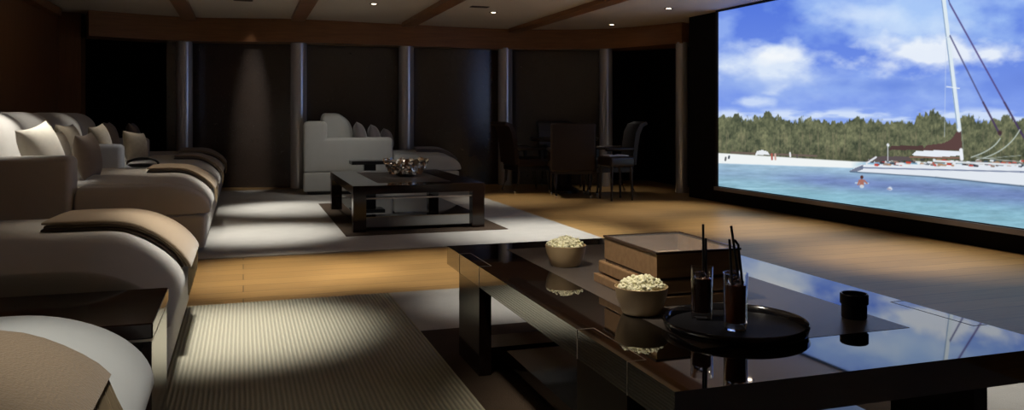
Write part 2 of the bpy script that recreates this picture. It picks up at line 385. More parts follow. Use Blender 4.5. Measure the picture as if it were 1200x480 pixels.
lay(poly([(1073, 180.5), (1077, 176.8), (1105, 175.8), (1128, 177), (1129, 182), (1110, 183.5), (1075, 182.5)]), (230, 236, 244))
lay(seg(1070, 183.7, 1128, 184.8, 1.6), (140, 104, 92)); lay(seg(1130, 175.5, 1131, 186, 4.2), (236, 240, 246))
lay(seg(1098, 188.5, 1200, 193, 2.2), (222, 228, 234))
lay(seg(1100.5, -60, 1109.5, 0, 5.4), (226, 236, 244)); lay(seg(1109.5, 0, 1127.8, 152, 5.2), (222, 234, 242)); lay(seg(1107.2, 0, 1125.6, 150, .9), (110, 140, 178))
lay(seg(1112, 44, 1118, 43.4, 1.2), (200, 216, 234)); lay(seg(1113, 101.5, 1128, 103.5, 1.2), (232, 240, 248)); lay(seg(1112.5, 45, 1110.5, 160, .7, .6), (206, 218, 234)); lay(seg(1119, 45, 1133, 176, .6, .4), (206, 218, 234))
lay(seg(1095, -60, 1117, 5, 1.3), (70, 70, 128)); lay(seg(1117, 5, 1181, 120, 1.8), (84, 72, 128)); lay(seg(1181, 120, 1201, 156, 2.3), (72, 58, 92)); lay(seg(1201, 156, 1222, 190, 2.3), (72, 58, 92))
lay(seg(1117, 42, 1156, 120, 1.6), (84, 84, 128)); lay(seg(1156, 120, 1176, 158, 2.3), (76, 62, 92)); lay(ell(1175.5, 155.5, 3.5, 3.5, .5, 0), (70, 52, 56))
for (xa, ya, xb, yb, xc_, yc) in ((1199, 152, 1186, 176, 1156, 185), (1176, 162, 1168, 176, 1142, 184)):
    pr = None
    for j in range(13):
        t = j/12; x = (1-t)**2*xa+2*t*(1-t)*xb+t*t*xc_; y = (1-t)**2*ya+2*t*(1-t)*yb+t*t*yc
        if pr: lay(seg(*pr, x, y, 1.3), (176, 186, 178))
        pr = (x, y)
lay(seg(1148, 184, 1200, 189.5, 1, .8), (190, 198, 196)); lay(seg(1150, 186, 1200, 182, .8, .7), (180, 190, 186))
# swimmer and splash
lay(seg(1006, 214, 1021, 214.5, 1.6, .8), (206, 226, 236)); lay(seg(1013.2, 212, 1013.4, 217, 5), (170, 112, 98)); lay(seg(1010.5, 211, 1009, 216, 1.7), (170, 112, 98)); lay(seg(1016, 211, 1019.5, 214.5, 1.7), (170, 112, 98))
lay(ell(1013.4, 207.3, 2.3, 2.6, .4, 0), (84, 52, 48)); lay(seg(1013, 218, 1014, 218.2, 4, .8), (214, 232, 240))
lay(ell(1046.5, 220.5, 4, 2.6, .6, .3, 3), (232, 240, 246)); lay(seg(1044, 221, 1047, 221.4, 1.3), (150, 140, 160))
lin = np.clip(img, 0, 255)/255.; lin = np.where(lin <= .04045, lin/12.92, ((lin+.055)/1.055)**2.4)
verts = np.stack([WX+nr.x*.035, WY+nr.y*.035, Z], -1).reshape(-1, 3)
idx = np.arange(NU*NV).reshape(NV, NU)
faces = np.stack([idx[:-1, :-1], idx[1:, :-1], idx[1:, 1:], idx[:-1, 1:]], -1).reshape(-1, 4)
me = bpy.data.meshes.new('picture'); me.vertices.add(len(verts)); me.vertices.foreach_set('co', verts.ravel())
me.loops.add(faces.size); me.loops.foreach_set('vertex_index', faces.ravel()); me.polygons.add(len(faces)); me.polygons.foreach_set('loop_start', np.arange(0, faces.size, 4))
me.update(calc_edges=True); at_ = me.color_attributes.new('film', 'FLOAT_COLOR', 'POINT'); at_.data.foreach_set('color', np.concatenate([lin, np.ones((NV, NU, 1))], -1).reshape(-1))
ms = bpy.data.materials.new('projected_film'); ms.use_nodes = True; nt = ms.node_tree; nt.nodes.clear()
e = nt.nodes.new('ShaderNodeEmission'); a_ = nt.nodes.new('ShaderNodeAttribute'); a_.attribute_name = 'film'; oo = nt.nodes.new('ShaderNodeOutputMaterial')
nt.links.new(a_.outputs['Color'], e.inputs[0]); e.inputs[1].default_value = 1.0; nt.links.new(e.outputs[0], oo.inputs[0]); me.materials.append(ms)
scr = thing('cinema_screen', 'huge cinema screen on black wall showing catamaran moored off a beach', 'screen', (0, 0, 0))
pic = bpy.data.objects.new('picture', me); C.objects.link(pic); pic.parent = scr; tag(pic, 'projected picture of white catamaran, blue sea and cloudy sky')
def on_wall(s, z, o): return (P1.x+dr.x*s+nr.x*o, P1.y+dr.y*s+nr.y*o, z)
def wall_bar(sA, sB, zA, zB, o0=-.0, o1=.03):
    m = MB(); q = [on_wall(sA, zA, o0), on_wall(sB, zA, o0), on_wall(sB, zA, o1), on_wall(sA, zA, o1), on_wall(sA, zB, o0), on_wall(sB, zB, o0), on_wall(sB, zB, o1), on_wall(sA, zB, o1)]
    return m.add(q, [(0,1,2,3),(4,7,6,5),(0,4,5,1),(1,5,6,2),(2,6,7,3),(3,7,4,0)])
fr = MB()
for a in ((s0-.04, s1+.04, Z0-.055, Z0, 0, .05), (s0-.04, s1+.04, Z1, Z1+.02, 0, .05), (s0-.04, s0, Z0, Z1, 0, .05), (s1, s1+.04, Z0, Z1, 0, .05)):
    w = wall_bar(*a); fr.add(w.v, w.f)
obj('frame', fr, 'black_frame', scr)
obj('backing', wall_bar(s0, s1, Z0, Z1, 0, .03), 'black_wall', scr)
obj('lower_ledge', wall_bar(s0-.04, s1+.04, Z0-.05, Z0-.008, .05, .075), 'lip', scr, label='thin frame ledge under the picture, screen light painted in as grey-brown')

# ------------------------------------------------------------------ rugs
def rug(name, x0, x1, y0, y1, dx0, dx1, dy0, dy1, rx, ry, label):
    t = thing(name, label, 'rug', ((x0+x1)/2, (y0+y1)/2, 0)); cx, cy = (x0+x1)/2, (y0+y1)/2
    obj('pile_border', MB().box(x0-cx, x1-cx, y0-cy, y1-cy, .001, .010), 'rug_plain', t, label='plain pale grey border of the rug')
    obj('ribbed_field', MB().box(x0-cx+.01, rx-cx, y0-cy+.01, ry-cy, .010, .014), 'rug', t, label='ribbed beige wool field')
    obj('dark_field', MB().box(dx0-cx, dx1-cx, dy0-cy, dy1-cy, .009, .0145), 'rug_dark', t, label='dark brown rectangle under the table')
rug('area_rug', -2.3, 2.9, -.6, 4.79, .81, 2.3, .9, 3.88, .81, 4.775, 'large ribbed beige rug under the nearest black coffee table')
rug('area_rug', -2.3, 2.9, 6.36, 11.97, .84, 2.3, 7.12, 9.85, -1.5, 6.5, 'pale grey rug under the farther coffee table, beyond the bare wood strip')

# ------------------------------------------------------------------ coffee tables
ZT = .45
def near_table():
    x0, x1, y0, y1 = .89, 2.03, 1.58, 3.67; th = .082
    t = thing('coffee_table', 'large low black lacquer coffee table in the foreground holding popcorn and drinks', 'coffee table', (x0, y0, 0))
    W, D = x1-x0, y1-y0; z0 = ZT-th
    ix0, ix1, iy0, iy1 = .23, .90, .27, 1.91
    top = MB(); top.box(0, W, 0, iy0, z0, ZT); top.box(0, W, iy1, D, z0, ZT); top.box(0, ix0, iy0, iy1, z0, ZT); top.box(ix1, W, iy0, iy1, z0, ZT)
    obj('tabletop', top, 'lacquer', t)
    obj('inset_panel', MB().box(ix0, ix1, iy0, iy1, z0+.01, ZT+.0008), 'inset', t, label='matte dark leather panel let into the top')
    for lx in (0, W-.05):
        for ly in (.23, 1.55):
            l = obj('leg', MB().box(lx-.0006 if lx == 0 else lx, lx+.05 if lx == 0 else lx+.0506, ly, ly+.315, .015, z0), 'lacquer_brown', t)
            sm = MB(); e = .0034; xo = -.001 if lx == 0 else lx; 
            for yy in (ly, ly+.315): sm.box(xo, lx+.05, yy-e/2, yy+e/2, ZT, ZT+.0006)
            xi = lx+.05 if lx == 0 else lx
            sm.box(xi-e/2, xi+e/2, ly, ly+.315, ZT, ZT+.0006)
            if lx == 0:
                for yy in (ly, ly+.315): sm.box(-.0012, 0, yy-e/2, yy+e/2, z0, ZT)
            obj('seam', sm, 'seam', l, label='fine pale joint line where the leg meets the top')
    for ly in (.30, 1.60):
        obj('cross_rail', MB().box(.05, W-.05, ly, ly+.18, .015, .11), 'lacquer_brown', t)
    obj('lower_shelf', MB().box(.12, W-.12, .48, 1.60, .05, .10), 'lacquer_brown', t)
    return t
near_table()
def far_table():
    x0, x1, y0, y1 = .92, 2.13, 7.30, 9.30; th = .075; z = .425
    t = thing('coffee_table', 'farther dark coffee table with a sparkling metal bowl, in front of the lone sofa', 'coffee table', (x0, y0, 0))
    W, D = x1-x0, y1-y0; z0 = z-th
    ix0, ix1, iy0, iy1 = .26, W-.26, .26, D-.26
    top = MB(); top.box(0, W, 0, iy0, z0, z); top.box(0, W, iy1, D, z0, z); top.box(0, ix0, iy0, iy1, z0, z); top.box(ix1, W, iy0, iy1, z0, z)
    obj('tabletop', top, 'lacquer_brown', t)
    obj('inset_panel', MB().box(ix0, ix1, iy0, iy1, z0+.01, z+.001), 'inset', t, label='matte dark panel let into the top')
    for lx in (.0, W-.12):
        for ly in (.0, D-.12):
            obj('leg', MB().box(lx+.003, lx+.117, ly+.003, ly+.117, .015, z0), 'lacquer_brown', t)
    obj('lower_shelf', MB().box(.06, W-.06, .06, D-.06, .045, .14), 'lacquer', t)
    obj('stretcher', MB().box(.117, W-.117, .04, .06, .30, .312), 'seam', t, label='thin bright metal rail under the top')
    return t, (x0+.66, y0+1.0, z+.001)
ft, FTC = far_table()

# sculptural metal bowl on the far table
def sparkle_bowl():
    t = thing('decorative_bowl', 'sparkling openwork bowl of polished metal discs on the farther table', 'bowl', FTC)
    for nm, mt, sd, cnt in (('nickel_discs', 'chrome', 5, 120), ('bronze_discs', 'chrome_warm', 9, 40)):
        rr = random.Random(sd); m = MB()
        for i in range(cnt):
            a = rr.random()*2*math.pi; h = rr.random()
            tier = i % 4; h = (tier+.5+.5*rr.random())/4.5; rad = .15+.085*h; z = .025+h*.16; 
            cen = Vector((rad*math.cos(a), rad*math.sin(a), z)); nrm = (Vector((math.cos(a), math.sin(a), -.5+h*.3))+Vector((rr.gauss(0, .3), rr.gauss(0, .3), rr.gauss(0, .3)))).normalized()
            u = nrm.orthogonal().normalized(); w = nrm.cross(u); r = .018+rr.random()*.012
            vs = []; N = 12
            for s in (-1, 1):
                for k in range(N): q = 2*math.pi*k/N; vs.append(cen+u*r*math.cos(q)+w*r*math.sin(q)+nrm*.004*s)
            m.add(vs, [tuple(range(N))[::-1], tuple(range(N, 2*N))]+[(k, (k+1) % N, N+(k+1) % N, N+k) for k in range(N)])
        obj(nm, m, mt, t, 30, kind='stuff')
    obj('inner_bowl', MB().lathe([(.001, 0), (.07, 0), (.10, .012), (.17, .08), (.215, .16), (.205, .16), (.16, .085), (.09, .02), (.001, .012)], 32), 'chrome', t, 40)
sparkle_bowl()

# ------------------------------------------------------------------ seating
SEAT_T = .525; CRN = .035
def strip(path, y0, y1, th, crown=None, edge=.012):
    "cloth layer following a path of (x,z) points; offsets thickness along path normals, rounded side edges"
    n = len(path); m = MB(); nor = []
    for i in range(n):
        a = path[max(i-1, 0)]; b = path[min(i+1, n-1)]; tx, tz = b[0]-a[0], b[1]-a[1]; l = math.hypot(tx, tz); nor.append((-tz/l, tx/l))
    ys = [y0, y0+edge*.35, y0+edge]+[y0+(y1-y0)*k/8 for k in range(1, 8)]+[y1-edge, y1-edge*.35, y1]
    ws = [.0, .72, 1]+[1]*7+[1, .72, .0]
    rows = []
    for i, (x, z) in enumerate(path):
        ring = []
        taper = 1 if 0 < i < n-1 else .55
        cr = [crown(x, y) if crown else 0 for y in ys]
        for y, w, c in zip(ys, ws, cr): ring.append((x+nor[i][0]*th*(.5+.5*w*taper), y, z+nor[i][1]*th*(.5+.5*w*taper)+c))
        for y, w, c in list(zip(ys, ws, cr))[::-1][1:-1]: ring.append((x+nor[i][0]*th*(.5-.5*w*taper), y, z+nor[i][1]*th*(.5-.5*w*taper)+c))
        rows.append(ring)
    k = len(rows[0]); vs = [v for r in rows for v in r]; fs = [tuple(range(k))[::-1], tuple(range((n-1)*k, n*k))]
    for i in range(n-1):
        for j in range(k): fs.append((i*k+j, i*k+(j+1) % k, (i+1)*k+(j+1) % k, (i+1)*k+j))
    return m.add(vs, fs)
L_FOOT = 2.08
def seat_path(x0, zend=.30, lift=.0):
    "outline of the seat top and rounded foot, from x0 out to the foot and down"
    rx, rz = .34, .225; out = []; xe = L_FOOT; cx = xe-rx
    n = max(2, int((cx-x0)/.05))
    for i in range(n): out.append((x0+(cx-x0)*i/n, SEAT_T+lift))
    for i in range(15):
        q = math.pi/2*(1-i/14); out.append((cx+(rx+lift)*math.cos(q), SEAT_T-rz+(rz+lift)*math.sin(q)))
    while out[-1][1] > .2: out.append((out[-1][0], out[-1][1]-.03))
    k = next(i for i, p in enumerate(out) if p[1] < zend)
    a, b = out[k-1], out[k]; t = (a[1]-zend)/(a[1]-b[1])
    return out[:k]+([(a[0]+(b[0]-a[0])*t, zend)] if t > .2 else [])
def chaise(name, label, W, arms=(True, False), nback=2, fab='fabric', loc=(0, 0, 0), rz=0, group=None, back=True, cush_top=1.06, armlen=1.155):
    t = thing(name, label, 'chaise longue', loc, rz, group)
    a0 = .27 if arms[0] else 0; a1 = .27 if arms[1] else 0
    obj('plinth', MB().box(.05, L_FOOT-.09, .04, W-.04, .015, .07), 'plinth', t)
    # upholstered base under the seat cushion
    obj('base', MB().rbox((.0, L_FOOT-.035), (0, W), (.055, .305), (.03, .05), (.025, .025), (.02, .02), 3, 4), fab, t, 50)
    x0 = .30
    def crown(x, y):
        v = (y-a0-(W-a0-a1)/2)/((W-a0-a1)/2); return CRN*max(0, 1-abs(v)**2.2)
    def warp(x, y, z):
        if z > .42: z += crown(x, y)*min(1, (z-.42)/.1)*min(1, (L_FOOT-x)/.25+.1)
        return (x, y, z)
    sc = MB().rbox((x0, L_FOOT), (a0+.004, W-a1-.004), (.300, SEAT_T), (.03, .34), (.06, .06), (.022, .20), 9, 8, warp)
    obj('seat_cushion', sc, fab, t, 70)
    if a0 or a1:   # the seat in front of the arm runs the full width
        for (ya, yb, on) in ((.004, a0+.06, a0), (W-a1-.06, W-.004, a1)):
            if on:
                e = MB().rbox((armlen+.004, L_FOOT), (ya, yb), (.300, SEAT_T), (.03, .34), (.06, .06), (.022, .2), 9, 4)
                obj('seat_bolster', e, fab, t, 70)
    if arms[0]: obj('arm', MB().rbox((0.02, armlen), (0, .27), (.30, .755), (.04, .05), (.04, .04), (.03, .045), 4, 3), fab, t, 60)
    if arms[1]: obj('arm', MB().rbox((0.02, armlen), (W-.27, W), (.30, .755), (.04, .05), (.04, .04), (.03, .045), 4, 3), fab, t, 60)
    if back:
        obj('backrest', MB().rbox((0, .30), (.001, W-.001), (.30, .97), (.05, .05), (.03, .03), (.03, .06), 4, 3), fab, t, 60)
        wid = (W-a0-a1)/nback
        for i in range(nback):
            ya = a0+wid*i; yb = ya+wid; yc = (ya+yb)/2
            def wp(x, y, z):
                v = (y-yc)/(wid/2); h = (z-.5)/.55
                if x > .45: x += .07*(1-v*v)*max(0, 1-(2*h-.9)**2)
                x -= .10*max(0, h-.2)
                z += .02*(1-v*v)*(1 if z > .8 else 0)
                return (x, y, z)
            obj('back_cushion', MB().rbox((.27, .62), (ya+.006, yb-.006), (.545, cush_top), (.08, .14), (.10, .10), (.06, .14), 6, 5, wp), fab, t, 75)
    return t
def throw(label, cx, y0, y1, x_start, wfoot, zend=.33, seaty=(0, 1.7), col='throw', group='folded throws over the chaise feet'):
    t = thing('throw_blanket', label, 'throw blanket', cx, 0, group)
    Y0, Y1 = seaty
    def crown(x, y):
        v = (y-(Y0+Y1)/2)/((Y1-Y0)/2); return CRN*max(0, 1-abs(v)**2.2)*min(1, max(0, (L_FOOT+.02-x)/.25+.1))
    # three folded layers, the middle one stepping back a little at the near fold
    lay_ = [(.001, .000, .015, 'throw_dark'), (.0165, .010, .013, 'throw'), (.030, .002, .016, 'throw')]
    for i, (lift, inset, th, mt) in enumerate(lay_):
        p = seat_path(x_start+inset, zend, lift)
        obj('folded_layer', strip(p, y0+inset, y1-inset*.5, th, crown, .009), mt if col == 'throw' else col, t, 60, label='dark brown under layer' if i == 0 and col == 'throw' else None)
    # fringe hanging off the foot end, following the rounded foot
    m = MB(); rr = random.Random(5); pa = seat_path(x_start, zend+.004, .034)[-1]
    q = [p for p in seat_path(x_start, zend-.10, .012) if p[1] < zend-.01]; pb, pc = q[len(q)//3], q[-1]
    k = int((y1-y0)/.016)
    for i in range(k):
        y = y0+.008+(y1-y0-.02)*i/k; sw = rr.gauss(0, .005); c0 = crown(pa[0], y)
        m.tube([(pa[0], y, pa[1]+c0), (pb[0]+.006, y+sw*.5, pb[1]+c0*.6), (pc[0]+.002, y+sw, pc[1]-.012*rr.random())], [.0042, .0056, .003], 5)
    obj('fringe', m, 'fringe' if col == 'throw' else col, t, 60, kind='stuff')
    return t
RX = -2.32
g_row = None
# front pair
chaise('chaise_lounge', 'nearest cream chaise lounge at the bottom left, only its rounded foot showing', 1.5, (False, False), 1, 'fabric_grey', (RX+.01, .98, 0))
throw('tan fringed throw over the nearest chaise foot at the bottom left', (RX+.01, .98, 0), .31, 1.01, 1.30, 0, .46, (0, 1.5))
chaise('chaise_lounge', 'beige chaise lounge between the black console table and the bare wood strip', 1.70, (False, False), 1, 'fabric', (RX, 3.0, 0))
throw('tan fringed throw over the second chaise foot, just behind the black console table', (RX, 3.0, 0), .84, 1.50, 1.52, 0, .375, (0, 1.7))
chaise('chaise_lounge', 'beige chaise lounge with broad near arm, behind the wood strip', 2.45, (True, False), 2, 'fabric', (RX, 6.53, 0))
throw('tan throw over the chaise foot behind the bare wood strip', (RX, 6.53, 0), 1.05, 1.65, 1.54, 0, .40, (.27, 2.45))
chaise('chaise_lounge', 'beige chaise lounge farther back whose arm end catches blue light', 2.3, (True, False), 2, 'fabric', (RX, 9.06, 0))
throw('tan throw over the foot of the chaise second from the back wall', (RX, 9.06, 0), .85, 1.45, 1.58, 0, .38, (.27, 2.3))
chaise('chaise_lounge', 'darkest chaise lounge at the far end of the left row', 1.0, (True, False), 1, 'fabric', (RX, 11.45, 0), back=False)
throw('dark throw over the chaise foot at the far end of the left row', (RX, 11.45, 0), .3, .9, 1.5, 0, .38, (.27, 1.0))
# sofa at the back of the room
chaise('chaise_lounge', 'lone pale sofa with chaise seat near the back wall, behind the farther table', 1.02, (True, False), 1, 'fabric_grey', (.74, 10.95, 0), math.radians(-6))
throw('dark brown throw over the foot of the lone pale sofa', (.74, 10.95, 0), .35, .95, 1.5, 0, .42, (.27, 1.02), 'taupe_pillow', None).rotation_euler = (0, 0, math.radians(-6))

def pillow(label, loc, size, rot, m, th=.17, group='scatter pillows on the left row'):
    n = 22; mb = MB(); vs = []; idx = {}
    def prof(u, v):
        k = max(0, (1-abs(u)**2.6))*max(0, (1-abs(v)**2.6)); return th/2*k**.55
    def pos(u, v, s):
        px_ = u*size/2*(1-.10*(1-v*v)*abs(u)**3); pz_ = v*size/2*(1-.10*(1-u*u)*abs(v)**3)
        return (prof(u, v)*s, px_, pz_+size/2)
    for s in (1, -1):
        for i in range(n+1):
            for j in range(n+1):
                if s == -1 and (i in (0, n) or j in (0, n)): idx[(s, i, j)] = idx[(1, i, j)]; continue
                idx[(s, i, j)] = len(vs); u = math.sin((2*i/n-1)*math.pi/2); v = math.sin((2*j/n-1)*math.pi/2); vs.append(pos(u, v, s))
        for i in range(n):
            for j in range(n):
                pass
    fs = []
    for s in (1, -1):
        for i in range(n):
            for j in range(n):
                q = (idx[(s, i, j)], idx[(s, i+1, j)], idx[(s, i+1, j+1)], idx[(s, i, j+1)])
                if len(set(q)) == 4: fs.append(q if s == 1 else q[::-1])
    mb.add(vs, fs)
    return obj('throw_pillow', mb, m, None, 80, loc=loc, rot=rot, label=label, cat='pillow', group=group)
D = math.radians
SZ = SEAT_T+CRN
pillow('cream pillow with pointed corner, brightly lit, first in the left row', (-1.38, 7.04, SZ+.02), .42, (D(10), D(-18), D(-20)), 'cream_pillow', .2)
pillow('tan patterned pillow just behind the bright cream one', (-1.42, 7.55, SZ+.0), .38, (D(-4), D(-14), D(-12)), 'tan_pillow', .17)
pillow('brown-grey pillow standing in front of the tan patterned one', (-1.15, 7.30, SZ-.01), .36, (D(3), D(-10), D(-10)), 'brown_pillow', .16)
pillow('tan pillow peeping above the brown-grey one', (-1.48, 8.5, SZ+.0), .42, (D(0), D(-14), D(-10)), 'tan_pillow', .18)
pillow('tan patterned pillow resting behind the blue-lit arm', (-1.40, 9.72, SZ+.0), .40, (D(5), D(-14), D(-12)), 'tan_pillow', .17)
pillow('brown pillow leaning in front of the patterned one beyond the blue-lit arm', (-1.10, 9.84, SZ-.02), .34, (D(-6), D(-14), D(-30)), 'tan_pillow', .17)
pillow('dark pillow in the shade beyond the third arm', (-1.45, 10.7, SZ+.0), .42, (D(0), D(-12), D(0)), 'brown_pillow', .18)
pillow('dim brown pillow at the far end of the left row', (-1.35, 12.0, SZ+.0), .40, (D(0), D(-12), D(0)), 'brown_pillow', .18)
for i, (x, y, l) in enumerate(((1.56, 11.10, 'dark taupe pillow nearest the back cushion of the lone sofa'), (1.76, 11.22, 'dark taupe pillow in the middle on the lone sofa'), (1.94, 11.34, 'small dark taupe pillow frontmost on the lone sofa'))):
    pillow(l, (x, y, SZ), (.42, .38, .32)[i], (D(0), D(-16), D(-8)), 'taupe_pillow', .17, 'pillows on the lone sofa')

# side tables between the chaises
def console(label, x0, x1, y0, y1, z=.445, m='lacquer_brown', name='side_table'):
    t = thing(name, label, 'side table', (x0, y0, 0)); W, Dp = x1-x0, y1-y0
    bevel(obj('top', MB().box(0, W, 0, Dp, z-.045, z), m, t), .004)
    if m == 'black':
        obj('pedestal', MB().box(W*.4, W*.75, Dp*.3, Dp*.7, .015, z-.045), m, t)
        return t
    bevel(obj('end_panel', MB().box(W-.03, W-.004, .01, Dp-.01, .015, z-.052), m, t), .002)
    bevel(obj('end_panel', MB().box(.004, .03, .01, Dp-.01, .015, z-.052), m, t), .002)
    obj('trim_strip', MB().box(.004, W-.001, .004, Dp-.004, z-.052, z-.045), 'seam', t, label='thin metal line under the top')
    return t
console('narrow glossy black console table between the two nearest chaises', -1.75, -.24, 2.49, 2.99, .470)
console('small black side table behind the arm of the lone sofa', 1.30, 1.72, 10.42, 10.72, .47, 'black')
def black_dish(loc):
    t = thing('serving_dish', 'black round-handled dish on the seat beside the folded throw', 'dish', loc)
    obj('dish', MB().lathe([(.001, 0), (.10, 0), (.14, .025), (.135, .025), (.095, .008), (.001, .008)], 32), 'black', t, 40)
    pts = [(.137*math.cos(q), 0, .025+.055*math.sin(q)) for q in [math.pi*k/14 for k in range(15)]]
    obj('handle', MB().tube(pts, .011, 8), 'black', t, 60)
black_dish((-.90, 8.42, SZ+.005))

# ------------------------------------------------------------------ things on the near table
ZI = ZT+.0009
def bowl(loc, label, R0=.082, h=.082):
    t = thing('bowl', label, 'bowl', loc, 0, 'popcorn bowls')
    obj('outer_wall', MB().lathe([(.001, 0), (R0*.66, 0), (R0*.72, .004), (R0*.80, h*.25), (R0*.93, h*.6), (R0, h), (R0*.97, h+.001), (R0*.955, h-.002), (R0*.88, h*.6), (R0*.72, h*.22), (R0*.6, h*.12), (.001, h*.11)], 48), 'bowl', t, 50)
    m = MB(); rr = random.Random(int(loc[0]*1000))
    for i in range(230):
        a = rr.random()*2*math.pi; r = R0*.84*math.sqrt(rr.random()); top = h*1.0+.028*(1-(r/(R0*.9))**2)
        z = top-rr.random()*.014; r = min(r, R0*.80) if z < h else r
        for j in range(rr.randint(3, 4)):
            c = Vector((r*math.cos(a), r*math.sin(a), z))+Vector((rr.gauss(0, .004), rr.gauss(0, .004), rr.gauss(0, .0035))); s = .0042+rr.random()*.0028
            vs = [c+Vector(v).normalized()*s for v in ((1,0,0),(-1,0,0),(0,1,0),(0,-1,0),(0,0,1),(0,0,-1),(1,1,1),(-1,1,1),(1,-1,1),(-1,-1,1),(1,1,-1),(-1,1,-1),(1,-1,-1),(-1,-1,-1))]
            m.add(vs, [(4,6,7),(4,7,9),(4,9,8),(4,8,6),(0,6,8),(0,8,12),(0,12,10),(0,10,6),(2,6,10),(2,10,11),(2,11,7),(2,7,6),(1,7,11),(1,11,13),(1,13,9),(1,9,7),(3,9,13),(3,13,12),(3,12,8),(3,8,9),(5,10,12),(5,12,13),(5,13,11),(5,11,10)])
    bed = MB().lathe([(.001, h*.9), (R0*.86, h*.86), (R0*.80, h*.5), (.001, h*.5)], 32)
    m.add(bed.v, bed.f)
    o = obj('popcorn', m, 'popcorn', None, 60, loc=loc, kind='stuff', label='heaped popcorn filling the '+('farther' if loc[1] > 2.7 else 'nearer')+' stoneware bowl', cat='popcorn')
bowl((1.225, 3.045, ZI), 'farther taupe bowl of popcorn, near the back left of the table')
bowl((1.148, 2.240, ZI), 'nearer taupe bowl of popcorn, beside the black tray', .081, .082)

def glass_box():
    t = thing('display_box', 'stacked bronze-brown wooden box with glass lid, between popcorn and drinks', 'box', (1.38, 2.49, ZI))
    def ring(m, hx, hy, w, z0, z1):
        m.box(-hx, hx, -hy, -hy+w, z0, z1); m.box(-hx, hx, hy-w, hy, z0, z1); m.box(-hx, -hx+w, -hy+w, hy-w, z0, z1); m.box(hx-w, hx, -hy+w, hy-w, z0, z1)
    o = bevel(obj('base_tray', MB().box(-.175, .175, -.200, .235, 0, .030), 'box_wood', t), .003)
    o = bevel(obj('middle_tray', MB().box(-.162, .165, -.197, .225, .036, .078), 'box_wood', t), .006); 
    obj('spacer', MB().box(-.150, .150, -.185, .20, .030, .036).box(-.148, .148, -.185, .19, .078, .088), 'box_edge', t)
    m = MB(); ring(m, .150, .195, .010, .088, .163); m.box(-.14, .14, -.185, .185, .088, .096)
    obj('case', m, 'box_wood', t); obj('lining', MB().box(-.139, .139, -.184, .184, .096, .105), 'box_in', t, label='amber lining seen through the glass')
    m = MB(); ring(m, .154, .199, .009, .163, .170); obj('lid_frame', m, 'box_edge', t)
    obj('glass_lid', MB().box(-.145, .145, -.19, .19, .164, .168), 'pane', t)
glass_box()

def tray():
    t = thing('serving_tray', 'round black tray with raised rim carrying two iced drinks', 'tray', (1.315, 1.995, ZI))
    obj('tray_dish', MB().lathe([(.001, 0), (.185, 0), (.186, .008), (.001, .007)], 72), 'tray', t, 35)
    obj('rim', MB().lathe([(.184, .0), (.196, .003), (.201, .022), (.197, .027), (.191, .024), (.1865, .008)], 72, close=True), 'tray_gloss', t, 60, label='glossy raised rim')
    return ZI+.0075
TZ = tray()
def drink(loc, label, cola, ht=.155, r=.034, lv=.105):
    t = thing('drinking_glass', label, 'glass', loc, 0, 'iced drinks on the tray')
    obj('glass_wall', MB().lathe([(.001, 0), (r*.86, 0), (r*.9, .004), (r, ht), (r-.0022, ht), (r*.88-.002, .020), (.001, .016)], 40), 'glass', t, 50)
    obj('drink', MB().lathe([(.001, .0165), (r*.86-.003, .0205), (r*.93-.003, lv), (.001, lv)], 40), cola, t, 50, label='dark fizzy drink')
    for k in range(3):
        a = k*2.2; m = MB().rbox((-.009, .009), (-.009, .009), (-.009, .009), (.003, .003), (.003, .003), (.003, .003), 2, 1)
        obj('ice_cube', m, 'glass', t, 50, loc=(.013*math.cos(a), .013*math.sin(a), lv+.004+.003*k), rot=(.3*k, .5, a))
gA = (1.272, 2.10, TZ); gB = (1.297, 1.965, TZ)
drink(gA, 'left glass of dark cola on the black tray', 'cola', .152, .033, .118)
drink(gB, 'right glass of amber-brown cola on the black tray', 'amber_cola', .155, .034, .124)
def straw(label, g, a, b, bend=None):
    pts = [Vector(g)+Vector(a), Vector(g)+Vector(b)]+([Vector(g)+Vector(bend)] if bend else [])
    obj('drinking_straw', MB().tube(pts, .0037, 10), 'straw', None, 60, label=label, cat='straw', group='black drinking straws')
straw('tallest black straw, standing in the left glass', gA, (.006, .0, .10), (.000, -.008, .275))
straw('shorter black straw leaning in the left glass', gA, (.010, -.008, .10), (.016, .004, .232))
straw('long black straw leaning left in the right glass', gB, (.018, .006, .112), (-.010, .006, .285))
straw('upright short black straw at the left of the right glass', gB, (-.012, -.004, .112), (-.022, -.004, .250))
straw('bent black straw at the right rim of the right glass', gB, (.020, -.006, .112), (.010, .002, .232), (.000, .004, .246))
def votive():
    t = thing('candle_holder', 'squat black cup standing alone near the right end of the table', 'candle holder', (1.72, 1.99, ZI))
    obj('cup', MB().lathe([(.001, 0), (.033, 0), (.036, .003), (.036, .040), (.040, .044), (.040, .070), (.037, .073), (.034, .072), (.032, .060), (.001, .056)], 40), 'black', t, 40)
votive()

